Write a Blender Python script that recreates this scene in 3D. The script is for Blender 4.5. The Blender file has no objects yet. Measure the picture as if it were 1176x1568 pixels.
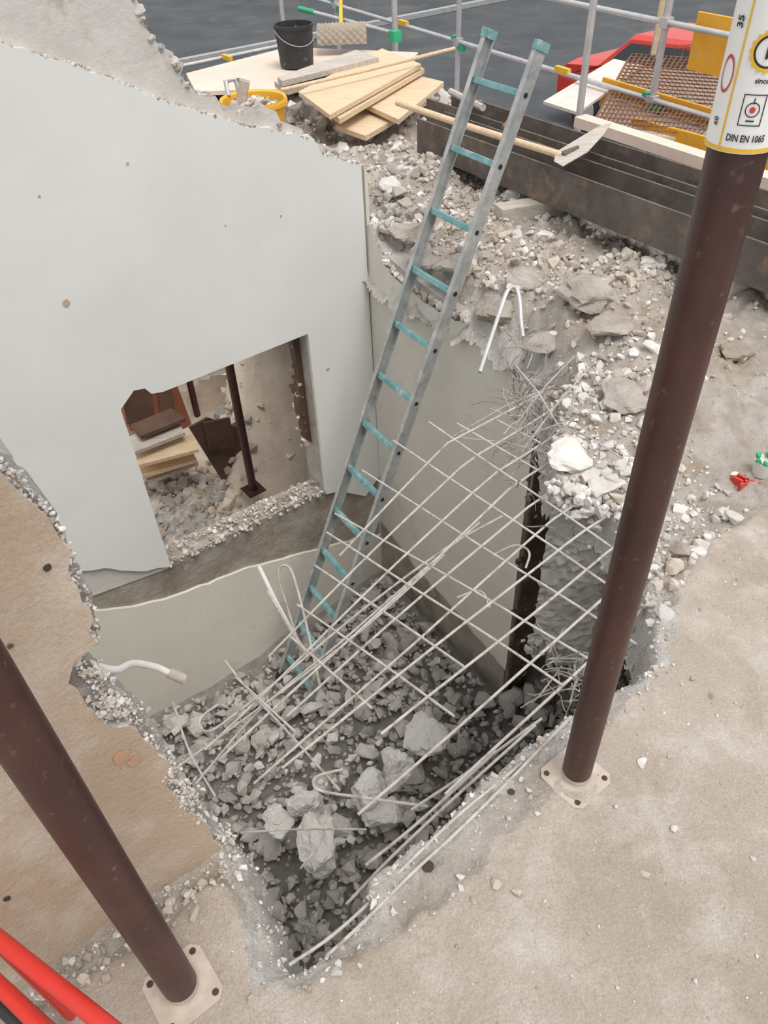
import bpy, bmesh, math, random
import numpy as np
from mathutils import Vector, Matrix, Euler, noise
random.seed(7); rng=np.random.default_rng(7)
scene=bpy.context.scene
scene.view_settings.view_transform='Standard'

# ---------------------------------------------------------------- camera / survey frame
CH=1.6; F=1177.0
Dn=Vector((60,1302,1177)).normalized()
Yc=(Vector((0,0,1))-Dn*Dn.z).normalized()
Xc=(Yc.cross(-Dn)).normalized()
def ray(a,b):
    r=Vector((a-588,b-784,F))
    return Vector((r.dot(Xc),r.dot(Yc),-r.dot(Dn)))
def G(a,b,z=0.0):
    """surveyed point lying on the horizontal level z"""
    r=ray(a,b); t=(z-CH)/r.z
    return Vector((r.x*t,r.y*t,z))
def onp(a,b,P0,N):
    r=ray(a,b); o=Vector((0,0,CH)); t=(P0-o).dot(N)/r.dot(N)
    return o+r*t
cam_d=bpy.data.cameras.new('camera'); cam=bpy.data.objects.new('camera',cam_d)
scene.collection.objects.link(cam); scene.camera=cam
right=Vector((Xc.x,Yc.x,-Dn.x)); down=Vector((Xc.y,Yc.y,-Dn.y)); fwd=Vector((Xc.z,Yc.z,-Dn.z))
M=Matrix.Identity(4)
for i in range(3):
    M[i][0]=right[i]; M[i][1]=-down[i]; M[i][2]=-fwd[i]
M[2][3]=CH; cam.matrix_world=M
cam_d.sensor_fit='VERTICAL'; cam_d.sensor_height=24; cam_d.lens=24*F/1568; cam_d.clip_start=.02

U=Vector((.8,.6,0)); V=Vector((-.6,.8,0)); W=Vector((.549,-.836,0)).normalized(); N=Vector((.836,.549,0)).normalized(); Z=Vector((0,0,1))
C=Vector((-.02,3.92,0))

# ---------------------------------------------------------------- materials
def mat(name,c1,c2=None,scale=4,rough=.85,bump=0,bscale=60,metal=0,island=0,lo=.35,hi=.65,spot=None,spot_scale=20,spot_lo=.6,spot_hi=.66,stretch=None,bdist=.01,fine=0):
    m=bpy.data.materials.new(name); m.use_nodes=True; nt=m.node_tree; nd=nt.nodes; L=nt.links
    bs=nd['Principled BSDF']; bs.inputs['Roughness'].default_value=rough; bs.inputs['Metallic'].default_value=metal
    if rough>.84: bs.inputs['Specular IOR Level'].default_value=.15
    tc=nd.new('ShaderNodeTexCoord'); src=tc.outputs['Object']
    if stretch:
        mp=nd.new('ShaderNodeMapping'); mp.inputs['Scale'].default_value=stretch[0]; mp.inputs['Rotation'].default_value=stretch[1]
        L.new(src,mp.inputs[0]); src=mp.outputs[0]
    c2=c2 or c1
    n=nd.new('ShaderNodeTexNoise'); n.inputs['Scale'].default_value=scale; n.inputs['Detail'].default_value=8; n.inputs['Roughness'].default_value=.62
    L.new(src,n.inputs['Vector'])
    r=nd.new('ShaderNodeValToRGB'); r.color_ramp.elements[0].position=lo; r.color_ramp.elements[1].position=hi
    r.color_ramp.elements[0].color=(*c1,1); r.color_ramp.elements[1].color=(*c2,1)
    L.new(n.outputs['Fac'],r.inputs[0]); col=r.outputs[0]
    if spot:
        n2=nd.new('ShaderNodeTexNoise'); n2.inputs['Scale'].default_value=spot_scale; n2.inputs['Detail'].default_value=9; n2.inputs['Roughness'].default_value=.65
        L.new(src,n2.inputs['Vector'])
        r2=nd.new('ShaderNodeValToRGB'); r2.color_ramp.elements[0].position=spot_lo; r2.color_ramp.elements[1].position=spot_hi
        L.new(n2.outputs['Fac'],r2.inputs[0])
        mx=nd.new('ShaderNodeMix'); mx.data_type='RGBA'
        L.new(r2.outputs[0],mx.inputs[0]); L.new(col,mx.inputs[6]); mx.inputs[7].default_value=(*spot,1); col=mx.outputs[2]
    if fine:
        n4=nd.new('ShaderNodeTexNoise'); n4.inputs['Scale'].default_value=220; n4.inputs['Detail'].default_value=4
        L.new(tc.outputs['Object'],n4.inputs['Vector']); mr=nd.new('ShaderNodeMapRange'); mr.inputs['From Min'].default_value=.3; mr.inputs['From Max'].default_value=.7
        mr.inputs['To Min'].default_value=1-fine; mr.inputs['To Max'].default_value=1+fine
        hs=nd.new('ShaderNodeHueSaturation'); L.new(n4.outputs['Fac'],mr.inputs['Value']); L.new(mr.outputs[0],hs.inputs['Value']); L.new(col,hs.inputs['Color']); col=hs.outputs[0]
    if island:
        g=nd.new('ShaderNodeNewGeometry'); hs=nd.new('ShaderNodeHueSaturation'); mr=nd.new('ShaderNodeMapRange')
        mr.inputs['To Min'].default_value=1-island; mr.inputs['To Max'].default_value=1+island
        L.new(g.outputs['Random Per Island'],mr.inputs['Value']); L.new(mr.outputs[0],hs.inputs['Value']); L.new(col,hs.inputs['Color']); col=hs.outputs[0]
    L.new(col,bs.inputs['Base Color'])
    if bump:
        n3=nd.new('ShaderNodeTexNoise'); n3.inputs['Scale'].default_value=bscale; n3.inputs['Detail'].default_value=8; n3.inputs['Roughness'].default_value=.7
        L.new(tc.outputs['Object'],n3.inputs['Vector'])
        b=nd.new('ShaderNodeBump'); b.inputs['Strength'].default_value=bump; b.inputs['Distance'].default_value=bdist
        L.new(n3.outputs['Fac'],b.inputs['Height']); L.new(b.outputs[0],bs.inputs['Normal'])
    return m
M_floor=mat('dusty_screed',(.455,.385,.325),(.565,.50,.44),2.2,.95,1,60,spot=(.68,.635,.585),spot_scale=6,spot_lo=.47,spot_hi=.74,fine=.14)
M_slab=mat('broken_concrete',(.47,.415,.37),(.65,.61,.57),7,.95,1,35,spot=(.43,.35,.28),spot_scale=5,spot_lo=.48,spot_hi=.66,bdist=.02,fine=.12)
M_edge=mat('fresh_broken_edge',(.60,.57,.535),(.79,.77,.74),22,.95,1,60,bdist=.02,fine=.16)
M_white=mat('white_plaster',(.73,.74,.725),(.79,.80,.785),1.5,.8,.08,30,spot=(.71,.70,.67),spot_scale=2,spot_lo=.58,spot_hi=.85)
M_white2=mat('lower_plaster',(.68,.655,.59),(.76,.735,.675),2,.85,.1,30,spot=(.53,.48,.41),spot_scale=4,spot_lo=.58,spot_hi=.8)
M_grime=mat('grimy_plaster',(.58,.56,.53),(.69,.67,.64),4,.9,.5,30,spot=(.47,.42,.37),spot_scale=6,spot_lo=.55,spot_hi=.7)
M_tan=mat('tan_plaster',(.53,.41,.305),(.62,.505,.395),3,.9,.7,80,spot=(.68,.59,.50),spot_scale=6,spot_lo=.5,spot_hi=.68,fine=.07)
M_mason=mat('raw_masonry',(.56,.53,.49),(.74,.72,.685),12,.95,1,45,spot=(.48,.43,.37),spot_scale=10,bdist=.03)
M_band=mat('concrete_band',(.30,.26,.22),(.46,.42,.37),6,.95,.8,25,spot=(.50,.46,.42),spot_scale=8,bdist=.02)
M_conc=mat('grey_concrete',(.52,.50,.475),(.72,.70,.675),14,.95,1,45,bdist=.02)
M_rub=mat('rubble_grey',(.37,.35,.33),(.51,.485,.46),9,.95,.6,40,island=.24)
M_rubw=mat('rubble_light',(.60,.575,.545),(.74,.715,.69),15,.95,.6,60,island=.18)
M_rubt=mat('rubble_beige',(.46,.395,.335),(.58,.52,.46),15,.95,.6,60,island=.24)
M_lump=mat('pale_concrete_lump',(.82,.80,.77),(.90,.885,.86),12,.95,.9,45,bdist=.02)
M_dirt=mat('basement_dirt',(.27,.25,.235),(.38,.36,.34),10,1,1,20,bdist=.03)
M_sand=mat('sandy_ground',(.64,.545,.45),(.78,.69,.60),6,1,.8,30)
M_post=mat('brown_painted_steel',(.042,.015,.012),(.072,.027,.021),5,.42,.05,80,spot=(.20,.12,.10),spot_scale=60,spot_lo=.60,spot_hi=.80)
M_postd=mat('dusty_steel',(.42,.36,.31),(.56,.49,.43),20,.85,.2,80)
M_lab=mat('label_white',(.80,.80,.78),(.84,.84,.82),8,.4)
M_blk=mat('black_print',(.02,.02,.02),None,5,.5)
M_hole=mat('hole_shade',(.07,.055,.045),None,5,.9)  # flat dark discs: the shade inside small holes is put into the colour
M_yel=mat('yellow_print',(.80,.48,.03),None,5,.5)
M_red=mat('red_paint',(.62,.03,.025),(.55,.05,.03),5,.35)
M_alu=mat('ladder_aluminium',(.33,.35,.355),(.48,.50,.495),14,.45,.1,80,metal=.35,spot=(.60,.59,.56),spot_scale=12,spot_lo=.5,spot_hi=.7)
M_teal=mat('teal_rung',(.10,.27,.30),(.20,.38,.39),14,.5,spot=(.5,.52,.5),spot_scale=25,spot_lo=.52,spot_hi=.7)
M_bar=mat('dusty_rebar',(.40,.37,.34),(.58,.555,.525),30,.8,.3,150,spot=(.26,.19,.14),spot_scale=25,spot_lo=.55,spot_hi=.7)
M_wire=mat('dark_rebar',(.20,.18,.17),(.36,.34,.32),30,.8)
M_wood=mat('fresh_wood',(.60,.45,.29),(.73,.59,.42),5,.75,.1,40,stretch=((1.5,14,9),(0,0,.65)))
M_woodg=mat('weathered_wood',(.42,.38,.34),(.58,.53,.48),5,.85,.2,40,stretch=((1.5,12,9),(0,0,.65)))
M_ply=mat('plywood_deck',(.66,.54,.46),(.74,.63,.55),3,.8)
M_brown=mat('brown_panel',(.08,.045,.033),(.13,.08,.055),4,.7)
M_gap=mat('dark_timber_lining',(.09,.065,.05),(.19,.15,.12),9,.85)
M_redb=mat('redbrown_cabinet',(.24,.08,.045),(.30,.11,.065),4,.6)
M_steel=mat('steel_beam',(.085,.07,.060),(.16,.138,.122),6,.75,.3,40,metal=0,spot=(.25,.175,.12),spot_scale=11,spot_lo=.52,spot_hi=.7)
M_galv=mat('galvanised_tube',(.50,.50,.52),(.62,.62,.64),10,.4,metal=.4)
M_green=mat('green_clamp',(.03,.36,.16),(.04,.44,.2),8,.5)
M_orange=mat('orange_board',(.78,.36,.02),(.85,.45,.04),6,.55,spot=(.55,.35,.18),spot_scale=9,spot_lo=.58,spot_hi=.7)
M_rust=mat('rusty_mesh',(.20,.09,.055),(.32,.19,.13),20,.9)
M_tub=mat('yellow_tub',(.80,.42,.03),(.84,.48,.05),4,.45)
M_black=mat('black_plastic',(.018,.019,.022),(.035,.036,.04),6,.5,spot=(.2,.2,.2),spot_scale=20,spot_lo=.62,spot_hi=.75)
M_asph=mat('asphalt',(.072,.080,.090),(.10,.108,.115),.8,.95,.6,60,spot=(.14,.14,.14),spot_scale=.6,spot_lo=.55,spot_hi=.7,fine=.3)
M_curb=mat('curb_stone',(.32,.33,.34),(.40,.405,.41),5,.9)
M_carton=mat('carton_sheet',(.33,.28,.22),(.42,.36,.3),8,.9)
M_glass=mat('car_glass',(.03,.035,.04),None,4,.1)
M_pvc=mat('grey_pvc',(.60,.60,.56),(.68,.68,.64),9,.5)
M_hedge=mat('hedge_leaf',(.03,.04,.02),(.06,.07,.03),9,.9)
M_paint=mat('white_sheet',(.66,.60,.56),(.76,.71,.67),9,.7)
M_brick=mat('brick_patch',(.46,.28,.18),(.54,.37,.26),9)

# ---------------------------------------------------------------- mesh builder
class B:
    def __init__(s): s.v=[]; s.f=[]; s.m=[]; s.mats=[]
    def mi(s,m):
        if m not in s.mats: s.mats.append(m)
        return s.mats.index(m)
    def add(s,vs,fs,m):
        o=len(s.v); k=s.mi(m); s.v.extend([tuple(p) for p in vs]); s.f.extend([tuple(i+o for i in f) for f in fs]); s.m.extend([k]*len(fs))
    def box(s,c,ax,h,m):
        c=Vector(c); vs=[c+ax[0]*(h[0]*i)+ax[1]*(h[1]*j)+ax[2]*(h[2]*k) for i in(-1,1) for j in(-1,1) for k in(-1,1)]
        s.add(vs,[(0,1,3,2),(4,6,7,5),(0,4,5,1),(2,3,7,6),(0,2,6,4),(1,5,7,3)],m)
    def path(s,pts,r,m,n=8,cap=True):
        pts=[Vector(p) for p in pts]; vs=[]; fs=[]; ref=None
        rr=r if isinstance(r,(list,tuple)) else [r]*len(pts)
        for i,p in enumerate(pts):
            t=(pts[min(i+1,len(pts)-1)]-pts[max(i-1,0)]).normalized()
            if ref is None: ref=t.orthogonal().normalized()
            ref=(ref-t*ref.dot(t)).normalized(); b=t.cross(ref)
            for k in range(n):
                a=2*math.pi*k/n; vs.append(p+(ref*math.cos(a)+b*math.sin(a))*rr[i])
        for i in range(len(pts)-1):
            for k in range(n):
                fs.append((i*n+k,i*n+(k+1)%n,(i+1)*n+(k+1)%n,(i+1)*n+k))
        if cap: fs.append(tuple(range(n))[::-1]); fs.append(tuple(range((len(pts)-1)*n,len(pts)*n)))
        s.add(vs,fs,m)
    def prism(s,loop,d,m,mside=None):
        """planar loop of Vectors, extruded by vector d"""
        n=len(loop); vs=[Vector(p) for p in loop]+[Vector(p)+d for p in loop]
        s.add(vs,[tuple(range(n)),tuple(range(n,2*n))[::-1]],m)
        s.add(vs,[(i,(i+1)%n,(i+1)%n+n,i+n) for i in range(n)],mside or m)
    def lathe(s,c,prof,m,n=32):
        c=Vector(c); vs=[];fs=[]
        for r,z in prof:
            for k in range(n):
                a=2*math.pi*k/n; vs.append(c+Vector((r*math.cos(a),r*math.sin(a),z)))
        for i in range(len(prof)-1):
            for k in range(n): fs.append((i*n+k,i*n+(k+1)%n,(i+1)*n+(k+1)%n,(i+1)*n+k))
        s.add(vs,fs,m)
    def make(s,name,smooth=False,bevel=0,par=None):
        me=bpy.data.meshes.new(name); me.from_pydata(s.v,[],s.f)
        for m in s.mats: me.materials.append(m)
        me.polygons.foreach_set('material_index',s.m)
        if smooth: me.polygons.foreach_set('use_smooth',[True]*len(s.f))
        me.update(); o=bpy.data.objects.new(name,me); scene.collection.objects.link(o)
        if len(s.f)<60000:
            bm=bmesh.new(); bm.from_mesh(me); bmesh.ops.recalc_face_normals(bm,faces=bm.faces); bm.to_mesh(me); bm.free()
        if smooth:
            try: me.set_sharp_from_angle(angle=math.radians(40))
            except Exception: pass
        if bevel:
            b=o.modifiers.new('bev','BEVEL'); b.width=bevel; b.segments=2; b.limit_method='ANGLE'
        if par: o.parent=par
        return o

# noise
def vn(x,y,seed=0):
    x=np.asarray(x,float); y=np.asarray(y,float)
    xi=np.floor(x).astype(np.int64); yi=np.floor(y).astype(np.int64); xf=x-xi; yf=y-yi
    def h(a,b):
        k=(a*374761393+b*668265263+seed*1274126177)&0xffffffff
        k=((k^(k>>13))*1274126177)&0xffffffff
        return ((k^(k>>16))&0xffff)/65535.0
    sx=xf*xf*(3-2*xf); sy=yf*yf*(3-2*yf)
    return (h(xi,yi)*(1-sx)+h(xi+1,yi)*sx)*(1-sy)+(h(xi,yi+1)*(1-sx)+h(xi+1,yi+1)*sx)*sy*1.0
def fbm(x,y,sc,oct=4,seed=0):
    r=0;a=.5
    for i in range(oct):
        r=r+a*(vn(np.asarray(x)*sc,np.asarray(y)*sc,seed+i)-.5); sc=sc*2.1; a*=.55
    return r*2
def sd(poly,x,y):
    d=np.full(np.shape(x),1e9); ins=np.zeros(np.shape(x),bool); n=len(poly)
    for i in range(n):
        x0,y0=poly[i]; x1,y1=poly[(i+1)%n]; ex,ey=x1-x0,y1-y0
        t=np.clip(((x-x0)*ex+(y-y0)*ey)/(ex*ex+ey*ey+1e-12),0,1)
        d=np.minimum(d,np.hypot(x-x0-t*ex,y-y0-t*ey))
        c=((y0>y)!=(y1>y))&(x<(x1-x0)*(y-y0)/((y1-y0) if abs(y1-y0)>1e-12 else 1e-12)+x0); ins^=c
    return np.where(ins,-d,d)
def ss(a,b,x):
    t=np.clip((x-a)/(b-a),0,1); return t*t*(3-2*t)
def jag(pts,step,amp,seed=0,closed=False,skip=()):
    r=random.Random(seed); out=[]; n=len(pts)
    for i in range(n if closed else n-1):
        a=Vector(pts[i]); b=Vector(pts[(i+1)%n]); L=(b-a).length; out.append(a)
        if i in skip: continue
        k=max(1,int(L/step)); nn=Vector((-(b-a).y,(b-a).x)).normalized() if L>0 else Vector((0,0))
        for j in range(1,k):
            out.append(a+(b-a)*((j+r.uniform(-.3,.3))/k)+nn*r.gauss(0,amp))
    if not closed: out.append(Vector(pts[-1]))
    return out

# rocks
def rockvar():
    bm=bmesh.new()
    ax=Vector((random.uniform(.75,1.1),random.uniform(.7,1),1))
    for i in range(random.randint(12,20)):
        p=Vector((random.gauss(0,1),random.gauss(0,1),random.gauss(0,1))).normalized()
        m=max(abs(p.x),abs(p.y),abs(p.z)); p=p*(.50+.5/m*.85)*random.uniform(.82,1.0)   # boxy
        bm.verts.new((p.x*ax.x,p.y*ax.y,p.z))
    bmesh.ops.convex_hull(bm,input=bm.verts); bmesh.ops.delete(bm,geom=[v for v in bm.verts if not v.link_faces],context='VERTS')
    bm.verts.ensure_lookup_table(); bm.verts.index_update()
    v=np.array([p.co[:] for p in bm.verts]); f=[tuple(q.index for q in ff.verts) for ff in bm.faces]; bm.free(); return v,f
RV=[rockvar() for _ in range(36)]
def rock(b,p,size,m,flat=.6,tilt=.5,asp=.75):
    v,f=random.choice(RV)
    R=np.array(Euler((random.gauss(0,tilt),random.gauss(0,tilt),random.uniform(0,6.28))).to_matrix())
    vv=(v*np.array([1,random.uniform(asp,1),flat*random.uniform(.7,1.2)])*size)@R.T+np.array(p[:])
    b.add(vv.tolist(),f,m)
def lump(b,p,s,fl_,seed,m,sub=4):
    bm=bmesh.new(); bmesh.ops.create_icosphere(bm,subdivisions=sub,radius=1)
    rs=random.Random(seed); ctr=[Vector((rs.gauss(0,1),rs.gauss(0,1),rs.gauss(0,1))).normalized() for _ in range(12)]; off=[rs.uniform(.45,.8) for _ in ctr]
    for v in bm.verts:
        c=v.co.copy(); k=1.0
        for n_,o_ in zip(ctr,off):
            dd=c.dot(n_)
            if dd>0: k=min(k,o_/dd)
        c*=k; c*=1+.20*noise.noise(c*2.5+Vector((seed,0,0)))+.10*noise.noise(c*7)+.05*noise.noise(c*18)
        c.z*=fl_; c*=1.18; v.co=c*s+p
    bm.verts.index_update(); b.add([v.co[:] for v in bm.verts],[tuple(q.index for q in f.verts) for f in bm.faces],m); bm.free()

# ---------------------------------------------------------------- floor slab (height field with the broken opening)
front=[tuple(G(a,b,-.03)[:2]) for a,b in [(905,1078),(870,1108),(800,1160),(720,1226),(650,1292),(600,1330),(566,1354),(574,1396),(520,1446),(480,1480),(450,1492),(425,1478)]]
pit=[(-.02,3.93),(.12,3.74),(.28,3.49),(.44,3.24),(.60,2.98),(.67,2.80),(.66,2.5),(.62,2.2),(.57,1.92),(.72,1.78),(.735,1.5),(.70,1.28),(.66,1.15)]+front+[(-.26,.56),(-.32,.66),(-.37,.76),(-.40,.80),(-.52,.92),
     (-3.5,-1.25),(-6.5,-1.5),(-6.5,6.9),(-2.4,6.8),(-1.6,6.0),(-.98,5.0),(-.35,4.45),(-.12,4.1)]
screed=[tuple(G(a,b)[:2]) for a,b in [(250,1420),(330,1345),(375,1400),(400,1500),(470,1505),(540,1475),(600,1435),(680,1380),(760,1300),(830,1235),(900,1150),(960,1085),(1000,1010),(1020,930),(1070,850),(1130,800),(1230,750)]]+[(3.5,2.0),(3.5,-3),(-3.5,-3),(-3.5,-1.6)]
PB=G(880,1192)
def slab_h(x,y):
    x=np.asarray(x,float); y=np.asarray(y,float)
    d=sd(pit,x,y); far=ss(1.9,2.9,y)
    d=d+fbm(x,y,9,4,3)*(.014+.046*far)+fbm(x,y,45,2,13)*.012*(1-far)
    d2=sd(screed,x,y)+fbm(x,y,14,3,9)*.03
    rough=ss(-.01,.03,d2)
    z=-.024*rough*(1-far)
    z=z+fbm(x,y,5,5,1)*(.006+.07*rough*(.35+far))+fbm(x,y,30,3,5)*(.002+.018*rough)
    z=z+.10*np.exp(-(((x-.1)/.55)**2+((y-4.5)/.6)**2))+.09*np.exp(-(((x-1.05)/.3)**2+((y-2.55)/.5)**2))+.06*np.exp(-(((x-.8)/.22)**2+((y-3.2)/.3)**2))
    z=z+.014*np.exp(-(((x-PB.x)/.09)**2+((y-PB.y)/.09)**2))
    w0=.0+.16*far
    z=z-(.17+.06*far)*(1-ss(-.03-.02*far,w0,d))-.03*far*(1-ss(0,.12+.1*far,d))*rough
    return z,d
def span(*seg):
    out=[]
    for a,b,s in seg: out+=list(np.arange(a,b,s))
    return np.array(out+[seg[-1][1]])
def inslab(x,y): return (x*N.x+y*N.y<4.1)&(x*V.x+y*V.y<6.45)
xs=span((-3.4,-.9,.04),(-.9,1.3,.009),(1.3,1.8,.018),(1.8,5.4,.05)); ys=span((-.9,.3,.04),(.3,1.6,.009),(1.6,4.6,.018),(4.6,9.5,.04))
X,Y=np.meshgrid(xs,ys); Zh,Dd=slab_h(X,Y)
ok=(Dd>-.04-.015*ss(1.9,2.9,Y))&inslab(X,Y)
nx=len(xs)
okc=(ok[:-1,:-1]&ok[1:,:-1]&ok[:-1,1:]&ok[1:,1:])
jj,ii=np.nonzero(okc); a=jj*nx+ii
faces=np.stack([a,a+1,a+nx+1,a+nx],1)
used=np.unique(faces); remap=-np.ones(X.size,int); remap[used]=np.arange(len(used))
vv=np.stack([X.ravel(),Y.ravel(),Zh.ravel()],1)[used]; dv_=Dd.ravel()[used]; faces=remap[faces]
me=bpy.data.meshes.new('floor'); me.from_pydata(vv.tolist(),[],faces.tolist())
for m_ in (M_floor,M_slab,M_edge): me.materials.append(m_)
cx=vv[faces].mean(1); dc=dv_[faces].mean(1)
mk=((sd(screed,cx[:,0],cx[:,1])+fbm(cx[:,0],cx[:,1],14,3,9)*.03)>.0).astype(int)
mk=np.where((dc+fbm(cx[:,0],cx[:,1],20,3,19)*.05<.035+.03*(cx[:,1]>1.6))&(cx[:,1]<4.2),2,mk)
me.polygons.foreach_set('material_index',mk.astype(int)); me.polygons.foreach_set('use_smooth',[True]*len(faces)); me.update()
fl=bpy.data.objects.new('floor',me); scene.collection.objects.link(fl)
def hz(x,y): return float(slab_h(np.array([x]),np.array([y]))[0][0])

# crumbs & rubble on the slab
def scatter(b,n,fx,fy,size,mats,keep,flat=.6,sink=.2,dmin=0.0):
    x=np.array([fx() for _ in range(n)]); y=np.array([fy() for _ in range(n)])
    z,d=slab_h(x,y); d2=sd(screed,x,y); il=inslab(x,y)
    for i in range(n):
        if d[i]<dmin or not il[i]: continue
        if x[i]<.06 and y[i]<4.0 and y[i]>3.6: continue
        if random.random()>keep(x[i],y[i],d[i],d2[i]): continue
        s=size(); rock(b,(x[i],y[i],z[i]+s*flat*(.5-sink)),s,random.choice(mats),flat)
b=B(); R_=random.uniform; EX=random.expovariate
scatter(b,11000,lambda:R_(-.5,2.6),lambda:R_(2.3,5.4),lambda:min(.045,.0035+EX(1/.0075)),[M_rubw,M_rubt,M_rubt],lambda x,y,d,e:.85 if x<1.2 or y>3.2 else .3)
scatter(b,3600,lambda:R_(.0,1.4),lambda:R_(3.0,4.8),lambda:min(.05,.005+EX(1/.012)),[M_rubw,M_rubt,M_rubt],lambda x,y,d,e:(.7 if d>.12 else .15)*(1 if vn(x*3,y*3,5)>.42 else .15))
scatter(b,2600,lambda:R_(-1.6,2.6),lambda:R_(4.8,8),lambda:min(.08,.012+EX(1/.018)),[M_rubw,M_rubw,M_rubt],lambda x,y,d,e:.8)
scatter(b,6500,lambda:R_(-.5,1.3),lambda:R_(.35,2.4),lambda:min(.018,.0015+EX(1/.003)),[M_rubw,M_rubw,M_rubt],lambda x,y,d,e:.75 if (e>-.01 and d<.35) or d<.045 else .06)
scatter(b,26000,lambda:R_(-.45,.9),lambda:R_(.42,2.3),lambda:min(.014,.0015+EX(1/.003)),[M_rubw,M_rubw,M_rubt],lambda x,y,d,e:.8 if d<.015 else 0,.9,.3,-.038)
scatter(b,2600,lambda:R_(.6,1.15),lambda:R_(1.3,2.6),lambda:min(.04,.004+EX(1/.009)),[M_rubw,M_rubw,M_rubt],lambda x,y,d,e:max(0,.95-d*2.2) if e>0 else 0)
scatter(b,5200,lambda:R_(-.8,1.3),lambda:R_(.3,1.9),lambda:.0008+EX(1/.0011),[M_rubt,M_rubw,M_floor],lambda x,y,d,e:.8)
for i in range(260):
    q=R_(-.02,.42); o=R_(.0,.10); p=Vector((-.382,.75,0))-U*q-V*(.01+o*random.random()); s=min(.018,.002+EX(1/.004))
    rock(b,(p.x,p.y,hz(p.x,p.y)+s*.3),s,random.choice([M_rubw,M_rubt,M_rubt]),.6)
for (px,py,s) in [(760,1355,.018),(790,1368,.015),(724,1380,.012),(470,1510,.012),(550,1480,.010),(1060,1040,.010),(130,1500,.018),(150,1465,.013),(660,1400,.007),(900,1430,.006),(700,1450,.006)]:
    p=G(px,py); rock(b,(p.x,p.y,hz(p.x,p.y)+s*.3),s,M_rubt,.5)
for (px,py,s,z,f_) in [(875,690,.085,.03,.4),(925,730,.07,.02,.5),(905,700,.05,.06,.5),(590,300,.06,.17,.7),(790,290,.07,.08,.7),(1010,310,.05,.31,.5),(1125,540,.08,.02,.3),(835,345,.05,.06,.8),(600,270,.07,.17,.7),(622,255,.05,.17,.8),(580,318,.07,.08,.8),(650,375,.09,.02,.6),(700,410,.11,.0,.5),(760,450,.12,.0,.5),(620,345,.09,.05,.6),(840,500,.10,.02,.45),(905,480,.12,.04,.4),(930,520,.10,.05,.4),(860,560,.08,.02,.5),(720,360,.07,.08,.6),(800,430,.08,.05,.5),(960,610,.09,.04,.4),(1000,650,.07,.03,.5)]:
    p=G(px,py,z); p.z=hz(p.x,p.y)+s*f_*.25; lump(b,p,s,f_,px+py,M_slab if s>.075 and px not in(875,) else M_rubw,3)
for i in range(45):
    p=G(random.gauss(605,25),random.gauss(298,20),.16)
    z_,d_=slab_h(np.array([p.x]),np.array([p.y]))
    if d_[0]>.04: rock(b,(p.x,p.y,float(z_[0])+.02),R_(.02,.06),M_rub,.8)
b.make('rubble_on_slab')

# rough broken lintel stub under the slab at the right
b=B()
P1=Vector((.552,1.88,0)); P2=Vector((.735,1.75,0)); bk=N*.55
def rough_block(b,loop2d,z0,z1,m,amp=.012,seed=0,sub=.04):
    r=random.Random(seed); pts=[]; n=len(loop2d)
    for i in range(n):
        a=Vector(loop2d[i]);c=Vector(loop2d[(i+1)%n]); k=max(1,int((c-a).length/sub))
        for j in range(k): pts.append(a+(c-a)*j/k)
    nz=max(2,int((z1-z0)/sub)); vs=[];fs=[];m_=len(pts)
    for k in range(nz+1):
        for p in pts: vs.append(Vector((p.x+r.gauss(0,amp),p.y+r.gauss(0,amp),z0+(z1-z0)*k/nz+r.gauss(0,amp*.7))))
    for k in range(nz):
        for i in range(m_): fs.append((k*m_+i,k*m_+(i+1)%m_,(k+1)*m_+(i+1)%m_,(k+1)*m_+i))
    fs.append(tuple(range(m_))[::-1]); fs.append(tuple(range(nz*m_,(nz+1)*m_)))
    b.add(vs,fs,m)
rough_block(b,[P1[:2],P2[:2],(P2+bk)[:2],(P1+bk)[:2]],-.86,-.04,M_conc,.005,3,.02)
for i in range(160):
    t=random.random(); p=P1.lerp(P2,t)+Vector((random.gauss(0,.02),random.gauss(0,.02),random.choice([-.05,-.05,-.82])+random.gauss(0,.03)))
    rock(b,p,R_(.01,.03),M_rubw if p.z>-.4 else M_conc,.8,1)
b.make('concrete_lintel_stub')

# ---------------------------------------------------------------- white wall (left)
def LW(s,z,d=0.0): return C-U*s+V*d+Z*z
def lw_px(a,b_): 
    p=onp(a,b_,C,V); return ((C-p).dot(U),p.z)
b=B()
top=[lw_px(*p) for p in [(553,250),(520,243),(490,232),(480,212),(440,205),(400,196),(350,184),(300,168),(240,150),(180,122),(120,100),(60,84),(0,64)]]+[(2.2,1.35),(4.2,2.0)]
jam=[(4.2,-.3),(2.5,-.95),lw_px(128,874),lw_px(160,870),lw_px(200,874),lw_px(240,870),lw_px(262,868)]
op=[lw_px(262,868),lw_px(185,627),lw_px(205,598),lw_px(222,595),lw_px(232,603),lw_px(250,600),lw_px(472,511),lw_px(500,757)]
right_low=[lw_px(500,757),lw_px(520,752),lw_px(560,760),(0,-1.62)]
t2=jag(top,.035,.006,1); 
loop=[Vector(p) for p in [(0,-1.62)]]+t2+jag(jam,.05,.006,4)[:-1]+jag(op[:6],.06,.001,2)[:-1]+[Vector(op[5]),Vector(op[6]),Vector(op[7])]+[Vector(right_low[1]),Vector(right_low[2])]
b.prism([LW(p[0],p[1],0) for p in loop],V*.022,M_white,M_white2)
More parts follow.
